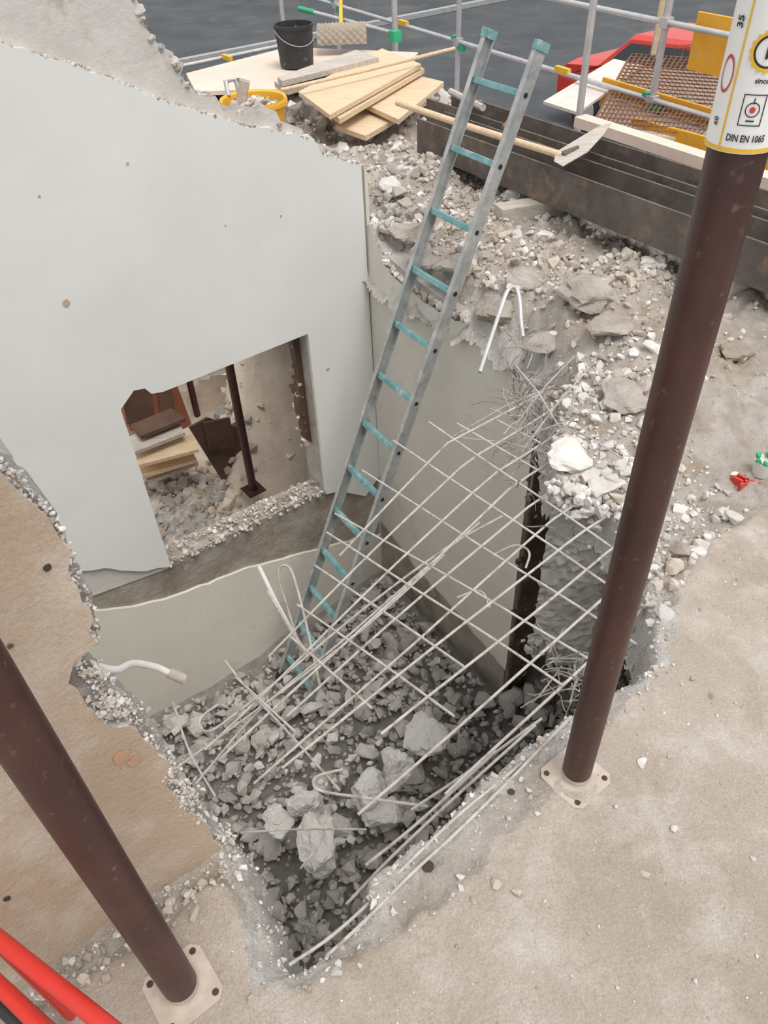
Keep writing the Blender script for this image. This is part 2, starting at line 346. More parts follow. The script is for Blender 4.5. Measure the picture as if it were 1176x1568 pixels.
# masonry body behind, rising higher with stepped broken profile
top2=[(0,.33),(.10,.42),(.25,.47),lw_px(470,208),lw_px(435,190),lw_px(415,180),lw_px(345,172),lw_px(335,150),lw_px(300,140),lw_px(280,118),lw_px(272,90),lw_px(240,62),lw_px(225,40),lw_px(215,5),(1.05,1.3),(1.3,1.6),(1.7,1.9),(2.4,2.3),(4.2,2.5)]
loop=[Vector((-.0,-1.62))]+jag(top2,.025,.012,5)+[Vector((4.2,-1.0)),Vector((op[0][0]+.01,-1.5)),Vector((op[0][0]+.01,op[2][1])),Vector((op[6][0],op[6][1])),Vector((op[7][0],-1.56))]
b.prism([LW(p[0],p[1],.022) for p in loop],V*.16,M_grime,M_mason)
b.prism([LW(.0,-.02,0),LW(-.02,-.02,0),LW(-.02,.30,0),LW(0,.34,0)],V*.18,M_white2)
for i in range(620):
    k=random.randrange(len(top2)-4); A=Vector(top2[k]); D=Vector(top2[k+1]); p=A.lerp(D,random.random()); w=LW(p.x,p.y-.01,R_(.02,.19))
    rock(b,w,R_(.006,.026),random.choice([M_rubw,M_rubt,M_mason]),.9,1)
for i in range(260):
    k=random.randrange(len(top)-3); A=Vector(top[k]); D=Vector(top[k+1]); p=A.lerp(D,random.random()); w=LW(p.x,p.y,R_(.0,.03))
    rock(b,w,R_(.003,.011),random.choice([M_rubw,M_rubt]),.9,1)
b.prism([LW(-.02,-3.1,.03),LW(-.02,-1.60,.03),LW(.42,-1.53,.03),LW(1.49,-1.47,.03),LW(2.5,-.9,.03),LW(4.2,-.3,.03),LW(4.2,-3.1,.03)],V*.15,M_band)
lowtop=[lw_px(582,822),lw_px(530,832),lw_px(480,846),lw_px(380,872),lw_px(270,915),lw_px(205,932),lw_px(147,938)]+[(4.2,-.7)]
loop=[Vector((-.02,-3.1))]+jag([(-.02,lowtop[0][1])]+lowtop,.05,.005,8)+[Vector((4.2,-3.1))]
b.prism([LW(p[0],p[1],.012) for p in loop],V*.02,M_white2)
for i in range(700):
    s=R_(.42,1.5); dd=R_(.0,.18); sz=min(.028,.003+EX(1/.007))
    rock(b,LW(s,-1.53+(s-.42)*.05+R_(0,.05)*(1-abs(dd-.09)/.09),dd),sz,random.choice([M_rubw,M_rubt,M_rub]),.6)
def chip(b,P,ax,ay,r,m,seed,nrm):
    rr=random.Random(seed); lo=[P+(ax*math.cos(t)+ay*math.sin(t))*r*rr.uniform(.75,1.1) for t in [2*math.pi*k/14 for k in range(14)]]
    b.prism([p+nrm*.001 for p in lo],nrm*.002,m)
for (px,py,r) in [(101,464,.017),(502,565,.010),(195,250,.006),(345,345,.005),(60,300,.005),(430,330,.005)]:
    p=onp(px,py,C,V); chip(b,p,U,Z,r,M_tan,px,-V)
b.prism([LW(.41,-.44,.10),LW(.41,-1.2,.10),LW(.46,-1.15,.10),LW(.48,-.9,.10),LW(.45,-.7,.10),LW(.47,-.44,.10)],V*.05,M_brown)
for i in range(40): rock(b,LW(.46+random.gauss(0,.01),R_(-1.25,-.5),R_(.1,.17)),R_(.01,.025),random.choice([M_brown,M_rubt,M_sand]),.9,1)
b.make('wall_left')

# ---------------------------------------------------------------- right basement wall
def RW(r,z,d=0.0): return C+W*r+N*d+Z*z
def rw_px(a,b_):
    p=onp(a,b_,C,N); return ((p-C).dot(W),p.z)
b=B()
tp=[rw_px(*p) for p in [(566,345),(585,400),(603,425),(640,455),(680,480),(715,498),(730,530),(770,545),(800,590)]]
E=rw_px(770,1060)[0]
loop=[Vector((-.12,-3.1)),Vector((-.12,0.02))]+jag(tp,.04,.006,6)+[Vector((E,tp[-1][1]-.05)),Vector((E,-3.1))]
b.prism([RW(p[0],p[1],0) for p in loop],N*.02,M_white2,M_mason)
b.prism([RW(-.12,-3.1,.02),RW(-.12,-.02,.02),RW(.3,-.1,.02),RW(E,-.2,.02),RW(E,-3.1,.02)],N*.16,M_conc)
lo=jag([(0,-2.02),(.4,-2.15),(.8,-2.2),(E,-2.3)],.05,.006,3)
b.prism([RW(p[0],p[1],-.008) for p in lo]+[RW(E,-3.1,-.008),RW(0,-3.1,-.008)],N*.01,M_band)
for i in range(320):
    k=random.randrange(1,len(tp)-1); p=Vector(tp[k]).lerp(Vector(tp[k+1]),random.random())
    rock(b,RW(p.x,p.y+.02,R_(0,.06)),R_(.006,.032),random.choice([M_rubw,M_rubt]),.8,1)
for i in range(90):
    rock(b,RW(E+.0,R_(-2.6,-.3),R_(.0,.17)),R_(.01,.035),random.choice([M_gap,M_conc,M_gap]),.8,1)
b.prism([RW(E+.002,-.4,.03),RW(E+.002,-3.1,.03),RW(E+.002,-3.1,.17),RW(E+.002,-.4,.17)],W*.012,M_gap)
b.make('wall_right')

# closing walls of basement
b=B(); b.box(V*.36+U*.3+Z*-1.68,(U,V,Z),(3.2,.05,1.4),M_white2); b.make('wall_near')
b=B(); b.box(V*1.6+U*3.3+Z*-1.7,(U,V,Z),(.05,1.8,1.4),M_band); b.make('wall_far_right')
b=B(); b.box(Vector((-3.0,.6,-1.7))-U*.3,(U,V,Z),(.05,2.2,1.4),M_white2); b.make('wall_far_left')

# ---------------------------------------------------------------- tan wall stub
T0=Vector((-.382,.75,0))
def TW(q,z,d=0.0): return T0-U*q+V*d+Z*z
def tw_px(a,b_):
    p=onp(a,b_,T0,V); return ((T0-p).dot(U),p.z)
b=B()
ed=[tw_px(*p) for p in [(335,1292),(318,1262),(290,1245),(256,1205),(262,1172),(238,1148),(212,1120),(168,1112),(130,1075),(104,1050),(112,1018),(148,985),(144,950),(120,900),(95,830),(75,795),(48,770),(20,745),(0,722)]]+[(.2,1.2),(.5,1.5),(1.4,1.9)]
loop=[Vector((1.4,-.03)),Vector((ed[0][0],-.03))]+jag(ed,.018,.0035,11)
b.prism([TW(p[0],p[1],0) for p in loop],V*.012,M_tan,M_rubw)
ed2=[tw_px(*p) for p in [(362,1340),(350,1308),(328,1275),(298,1235),(272,1185),(266,1160),(225,1108),(190,1080),(155,1040),(128,1010),(157,978),(150,938),(122,870),(103,820),(84,785),(55,760),(28,730),(0,700)]]+[(.2,1.24),(.5,1.54),(1.4,1.94)]
loop=[Vector((1.4,-.05)),Vector((ed2[0][0],-.05))]+jag(ed2,.012,.005,12)
b.prism([TW(p[0],p[1],.012) for p in loop],V*.11,M_mason)
for i in range(3200):
    k=random.randrange(len(ed2)-4); A=Vector(ed2[k]).lerp(Vector(ed2[k+1]),random.random())
    t=random.random(); p=A+Vector((t*.018,0)); s=min(.009,.001+EX(1/.0018))
    rock(b,TW(p.x,p.y,R_(.004,.02) if i%2 else R_(.01,.12)),s,random.choice([M_rubw,M_rubt,M_rubw]),.9,1)
for (cx_,cy_,rx,ry,n_) in [(175,1085,28,16,300),(150,1040,16,18,120),(290,1225,16,22,200),(345,1300,14,26,160),(262,1190,10,20,100)]:
    for i in range(n_):
        p=tw_px(random.gauss(cx_,rx*.6),random.gauss(cy_,ry*.6)); s=min(.010,.0015+EX(1/.0022))
        rock(b,TW(p[0],p[1],R_(-.002,.012)),s,random.choice([M_rubw,M_rubw,M_rubt]),.9,1)
for (px,py,r,m) in [(72,868,.0055,M_hole),(10,1375,.006,M_hole),(15,988,.004,M_brown),(185,1158,.016,M_brick),(205,1165,.012,M_brick)]:
    p=onp(px,py,T0,V)+V*0; chip(b,p,U,Z,r,m,px,-V)
b.make('wall_stub')

# ---------------------------------------------------------------- basement ground & rubble
def bz(x,y):
    return -2.62+fbm(x,y,1.3,4,21)*.16+.10*np.exp(-(((x+.2)/.9)**2+((y-2.6)/.8)**2))
xs=np.arange(-9,4.6,.1); ys=np.arange(-2,10,.1); X,Y=np.meshgrid(xs,ys)
def bank(x,y):
    q=x*V.x+y*V.y-3.148
    return ss(.6,2.0,q)*1.45*ss(-1.45,-1.05,x)
def bzz(x,y): return float((bz(np.array([x]),np.array([y]))+bank(np.array([x]),np.array([y])))[0])
nn=X*V.x+Y*V.y-3.148
Zb=bz(X,Y)+bank(X,Y)
okk=((X*N.x+Y*N.y)<4.1)&((X*V.x+Y*V.y)<6.4)
nx=len(xs); okc=okk[:-1,:-1]; jj,ii=np.nonzero(okc); a=jj*nx+ii; faces=np.stack([a,a+1,a+nx+1,a+nx],1)
me=bpy.data.meshes.new('ground_basement'); me.from_pydata(np.stack([X.ravel(),Y.ravel(),Zb.ravel()],1).tolist(),[],faces.tolist())
me.materials.append(M_dirt); me.materials.append(M_sand)
cn=(nn[:-1,:-1])[okc]>.1; me.polygons.foreach_set('material_index',cn.astype(int)); me.polygons.foreach_set('use_smooth',[True]*len(faces)); me.update()
o=bpy.data.objects.new('ground_basement',me); scene.collection.objects.link(o)
b=B()
cnt=0
while cnt<9500:
    u=R_(-1.6,3.0); v=R_(.5,3.06)
    p=U*u+V*v
    if (p-C).dot(N)>-.07 and (p-C).dot(W)<E+.05: continue
    s=min(.095,.010+EX(1/.018)); cnt+=1
    z=float(bz(np.array([p.x]),np.array([p.y]))[0])
    rock(b,(p.x,p.y,z+R_(0.02,.10)+s*.15),s,M_rub,.55,.45)
b.make('basement_rubble_heap')
b=B()
for (px,py,z,s,fl_) in [(650,1120,-2.2,.125,.55),(608,1180,-2.18,.105,1.1),(567,1205,-2.18,.105,1.2),(472,1232,-2.18,.09,1.1),(430,1254,-2.25,.09,.75),(484,1295,-2.12,.12,1.1),(590,1243,-2.25,.10,.7)]:
    lump(b,G(px,py,z),s,fl_,px,M_lump,4)
for i in range(60):
    p=G(random.gauss(540,60),random.gauss(1225,45),-2.38); rock(b,p,R_(.015,.05),M_lump,.7)
b.make('concrete_lumps')
# room behind window
b=B()
for i in range(900):
    p=G(random.gauss(285,45),random.gauss(775,35),-2.5); 
    if (p-C).dot(V)<.3: continue
    sz=min(.10,.015+EX(1/.025)); rock(b,(p.x,p.y,bzz(p.x,p.y)+.04),sz,random.choice([M_rubt,M_rub,M_rub]),.6)
for i in range(160):
    p=G(R_(330,470),R_(600,760),-1.9)
    if (p-C).dot(V)<.3: continue
    rock(b,(p.x,p.y,bzz(p.x,p.y)),.004+EX(1/.007),M_sand,.6)
b.make('rubble_pile')
for (a0,z) in [((388,750),-2.25),((307,655),-2.3)]:
    p=G(*a0,z); z=bzz(p.x,p.y); p=G(*a0,z); b=B(); b.path([p,p+Z*2.3],.03,M_post,14); b.box(p+Z*.004,(U,V,Z),(.07,.07,.005),M_post)
    b.make('steel_prop',smooth=True)
def vplane(off,px): 
    P0=C+V*off; return [onp(x,y,P0,V) for x,y in px]
b=B()
b.prism(vplane(2.7,[(180,590),(262,565),(290,640),(295,655),(200,660)]),V*.3,M_redb)
b.prism(vplane(2.68,[(186,600),(230,585),(236,635),(195,650)]),V*.012,M_brown)
b.prism(vplane(2.67,[(240,583),(258,578),(268,625),(246,633)]),V*.012,M_brown)
b.make('wooden_cabinet')
b=B()
for px,z,m in [([(198,668),(270,640),(283,662),(206,692)],-2.05,M_woodg),([(200,685),(298,664),(304,688),(212,712)],-2.15,M_wood),([(210,712),(296,690),(300,704),(214,730)],-2.28,M_wood),([(222,725),(300,700),(303,708),(226,738)],-2.36,M_woodg),([(200,650),(262,625),(285,640),(215,668)],-1.98,M_brown)]:
    b.prism([G(x,y,z) for x,y in px],-Z*.03,m)
b.make('timber_boards')
b=B(); b.prism(vplane(1.25,[(290,655),(318,640),(365,655),(408,738),(372,752),(340,735)]),V*.02,M_brown)
b.prism(vplane(1.22,[(312,648),(352,640),(362,685),(322,690)]),V*.02,M_brown); b.make('leaning_panel')
b=B(); 
q=[]
for x,y in [(368,572),(400,556),(445,610),(425,640)]:
    p=G(x,y,-1.35); q.append(Vector((p.x,p.y,0)))
c_=(q[0]+q[2])/2; zz=bzz(c_.x,c_.y)+.06
b.prism([G(x,y,zz) for x,y in [(368,572),(400,556),(445,610),(425,640)]],-Z*.015,M_wood); b.make('plywood_offcut')

# ---------------------------------------------------------------- ladder
b=B()
Lb=Vector((-.625,2.87,-2.5)); Lt=Vector((.623,3.636,.893)); ld=(Lt-Lb); LL=ld.length; ld.normalize()
sdv=Vector((ld.y,-ld.x,0)).normalized()
if sdv.x<0: sdv=-sdv
ln=ld.cross(sdv).normalized()
for sg in(-1,1):
    c=Lb+ld*LL/2+sdv*(sg*.17)
    b.box(c,(sdv,ln,ld),(.0035,.03,LL/2),M_alu)
    for k in(-1,1): b.box(c+ln*(.0275*k)-sdv*(sg*.009),(sdv,ln,ld),(.012,.003,LL/2),M_alu)
    b.box(Lt+sdv*(sg*.17)-sdv*(sg*.006)+ld*.008,(sdv,ln,ld),(.016,.034,.018),M_teal)
    b.box(Lb+sdv*(sg*.17)-sdv*(sg*.006),(sdv,ln,ld),(.016,.034,.03),M_blk)
k=.17
while k<LL-.1:
    c=Lt-ld*k; b.box(c,(sdv,ln,ld),(.166,.015,.012),M_teal)
    for j in(-1,0,1): b.box(c+ln*(j*.009),(sdv,ln,ld),(.165,.002,.0135),M_teal)
    for sg in(-1,1): b.path([c+sdv*(sg*.172),c+sdv*(sg*.1765)],.011,M_blk,12)
    k+=.28
b.make('aluminium_ladder',bevel=.0015)

# ---------------------------------------------------------------- rebar mesh
def mz(u,v):
    return -.055-.42*max(0,(v-.56))*max(0,min(1.3,1.5-u))
def ur(v): return 1.27+.62*max(0,v-.53)
b=B()
vals=[.69,.79,.89,.99,1.09,1.19,1.29,1.39,1.50,1.61]
lefts=[.62,.45,.62,.40,.34,.52,.31,.30,.62,1.0]
for v,l in zip(vals,lefts):
    r=ur(v)+.06; n=14; ph=R_(0,6); dv=random.gauss(0,.014); zo=random.gauss(0,.03); pts=[]
    for i in range(n+1):
        t=i/n; u=l+(r-l)*t; vv_=v+dv*(1-t)*2+.003*math.sin(ph+u*4); pts.append(U*u+V*vv_+Z*(mz(u,vv_)+.005*math.sin(ph*2+u*6)+zo*(1-t)))
    b.path(pts,.0040,M_bar,7)
uu=[.50,.68,.80,.93,1.05,1.17,1.29,1.41,1.53,1.65,1.77]
vt=[1.50,1.46,1.56,1.66,1.70,1.80,1.85,1.81,1.74,1.68,1.62]
vb=[1.12,1.0,.80,.90,.66,.66,.62,.74,.90,1.04,1.22]
for u,t,bt in zip(uu,vt,vb):
    n=12; ph=R_(0,6); du=random.gauss(0,.02); zo=random.gauss(0,.02); pts=[]
    for i in range(n+1):
        v=bt+(t-bt)*i/n; u2=u+du*i/n+.003*math.sin(ph+v*5); pts.append(U*u2+V*v+Z*(mz(u2,v)-.008+.004*math.sin(ph+v*7)+zo*i/n))
    b.path(pts,.0038,M_bar,7)
def smooth_pts(P,n=6):
    out=[]
    for i in range(len(P)-1):
        p0=P[max(0,i-1)];p1=P[i];p2=P[i+1];p3=P[min(len(P)-1,i+2)]
        l=(p2-p1).length
        m1=(p2-p0).normalized()*l if i>0 else (p2-p1); m2=(p3-p1).normalized()*l if i<len(P)-2 else (p2-p1)
        for k in range(n):
            t=k/n; out.append(p1*(2*t**3-3*t*t+1)+m1*(t**3-2*t*t+t)+p2*(-2*t**3+3*t*t)+m2*(t**3-t*t))
    out.append(P[-1]); return out
def pb(pts,r=.0042,m=None): b.path(smooth_pts([G(*p) for p in pts]),r,m or M_bar,8)
pb([(770,790,-.22),(690,835,-.3),(560,930,-.42),(440,1030,-.52),(345,1105,-.6),(318,1120,-.62),(306,1112,-.61),(309,1098,-.6),(335,1078,-.58)],.0045)
pb([(735,800,-.26),(640,880,-.34),(520,985,-.45),(400,1085,-.55),(300,1200,-.6)],.0042)
pb([(680,850,-.3),(560,960,-.4),(430,1060,-.5),(265,1180,-.62)],.004)
pb([(655,1235,-.3),(560,1222,-.36),(500,1213,-.4),(484,1207,-.4),(480,1198,-.4),(486,1189,-.4),(500,1184,-.4),(525,1178,-.4)],.0042)
pb([(630,1240,-.3),(720,1180,-.22),(830,1100,-.12)],.004)
pb([(345,1012,-.5),(375,1050,-.5),(440,1120,-.5),(520,1210,-.4)],.0038)
pb([(265,1075,-.6),(290,1150,-.6),(330,1220,-.6)],.0036)
# rods lying along the near edge of the opening
def edge_bar(pp,r,off):
    P=[]
    for (x,y) in pp:
        p=G(x,y,-.01); P.append(p)
    zs_=[max(hz(p.x,p.y),-.045)+r+off for p in P]
    b.path(smooth_pts([Vector((p.x,p.y,z)) for p,z in zip(P,zs_)]),r,M_bar,8)
edge_bar([(440,1470),(500,1430),(560,1378),(640,1306),(710,1245),(780,1186),(865,1112)],.0036,.004)
edge_bar([(500,1462),(560,1408),(630,1338),(700,1276),(780,1200),(870,1106)],.0036,.006)
pb([(560,1325,-.2),(640,1260,-.2),(760,1150,-.15)],.004)
pb([(530,1385,-.15),(600,1312,-.15),(700,1218,-.12),(820,1110,-.08)],.0038)
pb([(370,1275,-.6),(450,1270,-.5),(560,1270,-.3)],.003)
pb([(460,1330,-.5),(490,1290,-.45),(500,1240,-.4)],.003)
pb([(700,915,-.3),(735,905,-.28),(750,930,-.28)],.0034)
pb([(755,850,-.2),(790,835,-.15),(810,845,-.15),(805,870,-.18)],.0038)
b.make('rebar_mesh',smooth=True)
b=B()
pb([(397,868,-.7),(425,925,-.75),(452,975,-.8),(470,1002,-.85)],.009,M_pvc)
pb([(410,905,-.68),(440,955,-.74),(468,1000,-.82)],.005)
pb([(462,1000,-.85),(440,930,-.72),(427,885,-.62),(430,868,-.58),(442,868,-.57),(452,890,-.6),(470,960,-.7),(490,1050,-.8)],.005)
b.make('bent_reinforcing_bar',smooth=True)
b=B(); pb([(735,570,.0),(748,530,.05),(768,470,.13),(777,446,.17),(788,440,.17),(795,455,.14),(798,490,.08),(801,515,.03)],.0085,M_galv); b.make('bent_steel_rod',smooth=True)
b=B()
r=random.Random(4)
for i in range(200):
    if i<160: p=G(r.gauss(815,20),r.gauss(630,60),-.12+r.gauss(0,.05))
    else: p=G(r.gauss(880,26),r.gauss(1030,20),-.25+r.gauss(0,.08))
    d=Vector((r.gauss(.1,1),r.gauss(.2,1),r.gauss(.0,.8))).normalized(); pts=[p]
    for k in range(5):
        d=(d+Vector((r.gauss(0,.25),r.gauss(0,.25),r.gauss(0,.25)))).normalized(); pts.append(pts[-1]+d*r.uniform(.015,.045))
    b.path(pts,r.uniform(.0012,.0026),M_wire if i%5 else M_bar,5)
for a_ in [((800,690,-.1),(905,560,.12)),((790,650,-.1),(880,545,.1)),((860,660,0),(790,560,.02)),((780,690,-.15),(880,640,.05)),((695,668,-.2),(850,590,0)),((850,650,0),(950,700,.1)),((700,670,-.2),(860,700,-.05))]:
    p=G(*a_[0]); q=G(*a_[1]); b.path([p,p.lerp(q,.5)+Vector((0,0,.02)),q],.0028,M_bar,6)
b.make('tangled_rebar_wire',smooth=True)

# PVC conduit from wall stub
b=B()
base=TW(*tw_px(150,1050),.06)
tgt=[G(175,1026,.58),G(205,1016,.53),G(240,1022,.48),G(258,1030,.46)]
b.path(smooth_pts([base]+tgt),.0065,M_pvc,12); b.path([tgt[-1],G(282,1040,.44)],.010,M_rubt,10); b.make('conduit_pipe',smooth=True)

# ---------------------------------------------------------------- steel props
def prop(base,name,label):
    b=B(); R=.0315
    b.path([base+Z*.006,base+Z*.09,base+Z*.12,base+Z*1.33],[R,R,R,R],M_post,32)
    b.path([base+Z*.006,base+Z*.035],R+.0008,M_postd,32)
    pl=[base+(U*math.cos(t)+V*math.sin(t))*.085*1.0 for t in [math.pi/4+math.pi/2*k for k in range(4)]]
    lo=[]
    for k in range(4):
        A=pl[k]; Pp=pl[k-1]; Nn=pl[(k+1)%4]
        lo+= [A+(Pp-A)*.12, A+(Nn-A)*.12]
    b.prism([p+Z*.001 for p in lo],Z*.007,M_postd)
    for p in pl: 
        q=base+(p-base)*.74; b.lathe(q,[(.0,.0086),(.0065,.0086),(.0065,.0082)],M_hole,14)
    b.lathe(base,[(R+.012,.008),(R+.004,.012),(R,.02)],M_postd,32)
    b.path([base+Z*1.325,base+Z*2.5],R+.004,M_lab if label else M_post,40)
    b.path([base+Z*2.5,base+Z*3.0],R-.006,M_postd,24)
    b.prism([p+Z*3.0 for p in lo],Z*.008,M_postd)
    if label:
        R2=R+.0046; th0=math.atan2(-base.y,-base.x)
        def wrap(vs2,fs,m,dr=0):
            b.add([base+Vector((math.cos(th0+x/R2)*(R2+dr),math.sin(th0+x/R2)*(R2+dr),z)) for x,z in vs2],fs,m)
        def rect(x0,x1,z0,z1,m,dr=0):
            n=10; vs=[(x0+(x1-x0)*i/n,z) for i in range(n+1) for z in(z0,z1)]
            wrap(vs,[(2*i,2*i+2,2*i+3,2*i+1) for i in range(n)],m,dr)
        def ring(x,z,r0,r1,m,dr=.0002,n=28,sx=1):
            vs=[(x+math.cos(2*math.pi*i/n)*rr*sx,z+math.sin(2*math.pi*i/n)*rr) for i in range(n) for rr in(r0,r1)]
            wrap(vs,[(2*i,2*i+1,(2*i+3)%(2*n),(2*i+2)%(2*n)) for i in range(n)],m,dr)
        def text(s,x,z,size,m,ang=0,sx=1.0):
            cu=bpy.data.curves.new('t','FONT'); cu.body=s; cu.size=size; cu.align_x='CENTER'; cu.offset=size*.025; cu.resolution_u=3
            ob=bpy.data.objects.new('t',cu); scene.collection.objects.link(ob); bpy.context.view_layer.update()
            me=bpy.data.meshes.new_from_object(ob.evaluated_get(bpy.context.evaluated_depsgraph_get()))
            ca,sa=math.cos(ang),math.sin(ang)
            wrap([(x+v.co.x*sx*ca-v.co.y*sa,z+v.co.x*sx*sa+v.co.y*ca) for v in me.vertices],[tuple(p.vertices) for p in me.polygons],m,.0006)
            bpy.data.objects.remove(ob); bpy.data.curves.remove(cu); bpy.data.meshes.remove(me)
        rect(-.055,.055,1.326,1.330,M_yel); rect(-.021,-.019,1.328,1.6,M_yel); rect(.044,.047,1.328,1.6,M_yel)
        text('DIN EN 1065',.0045,1.337,.0092,M_blk,sx=.74)
        rect(-.007,.015,1.352,1.353,M_blk); rect(-.007,.015,1.380,1.381,M_blk); rect(-.007,-.006,1.352,1.381,M_blk); rect(.014,.015,1.352,1.381,M_blk)
        ring(.004,1.367,0,.0028,M_red); ring(.004,1.367,.006,.007,M_blk); rect(.000,.008,1.356,1.3575,M_blk); rect(.0035,.0045,1.372,1.378,M_blk)
        ring(.006,1.418,.0125,.0145,M_blk); ring(.006,1.418,.0145,.0170,M_yel)
        for k in range(16):
            t=2*math.pi*k/16; ring(.006+.017*math.cos(t),1.418+.017*math.sin(t),0,.002,M_yel,n=6,dr=.0004)
        text('F',.006,1.412,.016,M_blk); text('since',.006,1.391,.0065,M_blk)
        ring(-.032,1.395,.014,.017,M_red,sx=.5,n=32); text('60',-.029,1.352,.008,M_blk,math.pi/2); text('35',-.026,1.44,.011,M_blk,math.pi/2)
        text('1.75 - 3.00 m',.020,1.48,.009,M_blk); rect(-.01,.04,1.465,1.468,M_red)
    o=b.make(name,smooth=True); return o
prop(G(880,1192,-.0)+Z*.004,'steel_prop',True)
prop(G(281,1515,-.005),'steel_prop',False)

# ---------------------------------------------------------------- red frame bottom left
b=B()
pA=G(-40,1408,.45); pB=G(200,1600,.45); b.path([pA,pB],.012,M_red,16)
pC=G(-40,1470,.40); pD=G(90,1600,.40); b.path([pC,pD],.011,M_red,16)
b.path([G(-40,1505,.3),G(60,1600,.3)],.009,M_black,12)
for p in(pA,pB,pC,pD): b.path([p,Vector((p.x,p.y,hz(p.x,p.y)))],.010,M_red,12)
b.make('red_trolley_frame',smooth=True)

# ---------------------------------------------------------------- far slab objects
def hbeam(P,L,h,w,m,name):
    b=B(); c=P+W*(L/2)+N*(w/2)+Z*h/2
    b.box(P+W*L/2+Z*h/2,(W,N,Z),(L/2,.006,h/2),m); b.box(P+W*L/2+N*w+Z*h/2,(W,N,Z),(L/2,.006,h/2),m); b.box(c-Z*.03,(W,N,Z),(L/2,w/2-.006,.0045),m)
    r=random.Random(len(name)+int(L*10))
    for i in range(60): rock(b,P+W*r.uniform(.1,L)+N*r.uniform(.03,w-.03)+Z*(h/2-.022),r.uniform(.005,.018),M_rubw,.6)
    b.make(name,bevel=0)
Bm=Vector((.304,4.885,.1))
hbeam(Bm,3.9,.185,.2,M_steel,'steel_beam'); hbeam(Bm+N*.30-W*.3,4.2,.185,.2,M_steel,'steel_beam')
b=B()
for (r_,l) in [(.02,.3),(1.05,.32),(2.2,.3)]:
    c=Bm+W*r_; b.box(c+N*(.1)-Z*.05,((N*.9+W*.25).normalized(),(W*.9-N*.25).normalized(),Z),(l,.05,.045),M_woodg)
b.make('timber_bearer',bevel=.003)
def board(b,px,z,th,m):
    b.prism([G(*p,z) for p in px],Z*-th,m)
b=B(); board(b,[(285,112),(440,72),(640,80),(600,130),(300,140)],.10,.03,M_ply); b.make('plywood_platform')
b=B()
board(b,[(425,118),(432,124),(580,88),(545,76)],.30,.035,M_woodg)
board(b,[(420,125),(440,137),(570,100),(550,88)],.25,.035,M_woodg)
b.make('weathered_planks')
b=B()
board(b,[(457,140),(505,176),(645,98),(585,74)],.27,.027,M_wood)
board(b,[(470,150),(520,182),(650,105),(600,80)],.235,.03,M_wood)
board(b,[(515,192),(560,208),(660,150),(610,135)],.14,.03,M_wood)
board(b,[(560,160),(610,183),(680,125),(625,112)],.19,.03,M_wood)
b.make('wooden_boards',bevel=.002)
b=B(); b.path([G(430,138,.33),G(560,108,.33),G(696,74,.33)],.012,M_wood,8); b.make('timber_lath')
b=B(); h0=G(608,157,.42); h1=G(860,238,.36); b.path([h0,h0.lerp(h1,.5)-Z*.005,h1],.017,M_wood,14)
bl=[(852,232),(848,246),(862,254),(900,232),(925,205),(936,188),(915,194),(885,212)]
b.prism([G(p[0],p[1],.36) for p in bl],Z*-.004,M_woodg); b.path([h1,G(885,225,.365)],[.019,.008],M_steel,10); b.make('shovel')
b=B(); b.path([G(770,195,.34),G(790,172,.36)],.01,M_rust,8); b.path([G(690,140,.34),G(740,165,.34)],.02,M_woodg,8); b.make('timber_offcut')
c=G(455,100,.11); b=B()
b.lathe(c,[(0,0),(.135,0),(.152,.27),(.160,.27),(.160,.295),(.150,.295),(.146,.20)],M_black,40); b.lathe(c,[(.0,.225),(.06,.23),(.147,.215)],M_rub,40)
b.path([c+Vector((.16*math.cos(t),.16*math.sin(t)-.02*0,.26-.10*math.sin((t-3.6)*1.0))) for t in [3.6+.13*k for k in range(20)]],.003,M_galv,6)
b.make('black_bucket',smooth=True)
rc=G(388,155,.36); b=B(); c=Vector((rc.x,rc.y,.08))
b.lathe(c,[(0,0),(.15,0),(.19,.28),(.205,.285),(.205,.265),(.20,.30),(.185,.29),(.17,.18)],M_tub,40); b.lathe(c,[(.0,.20),(.17,.17)],M_rub,40)
for i in range(80): 
    t=R_(0,6.28); r_=R_(0,.14); rock(b,c+Vector((r_*math.cos(t),r_*math.sin(t),.22+.06*random.random())),R_(.015,.05),random.choice([M_rub,M_rubt,M_rubw]),.7)
b.path([c+Vector((-.16,.1,.29)),c+Vector((-.17,.14,.36)),c+Vector((-.12,.19,.36)),c+Vector((-.1,.17,.29))],.015,M_galv,8)
b.box(c+Vector((-.06,-.02,.32)),(Vector((.3,.2,.9)).normalized(),Vector((.9,0,-.3)).normalized(),Vector((0,1,0))),(.08,.03,.03),M_rubt)
b.make('yellow_tub')
M_dt=mat('dark_teal',(.02,.10,.09),None,4,.5)
b=B(); p=G(366,128,.3); b.path([p-Z*.2,p],[.012,.03],M_dt,12); b.path([p,p+Z*.03],[.03,.02],M_dt,12); b.make('paint_brush')
b=B(); vs=[];fs=[]; c=G(525,75,.12); n=40
for i in range(n+1):
    for j in range(n+1):
        x=(i/n-.5)*.42; t=j/n*2.6+.2; bump=.012*math.sin(i*1.1)*math.sin(j*1.1)
        p=c+Vector((1,0,0))*x+Vector((0,1,0))*(-(.16+bump)*math.cos(t))+Z*(.03+(.16+bump)*math.sin(t)); vs.append(p)
for i in range(n):
    for j in range(n): k_=i*(n+1)+j; fs.append((k_,k_+1,k_+n+2,k_+n+1))
b.add(vs,fs,M_carton); b.make('dimpled_carton_sheet',smooth=True)

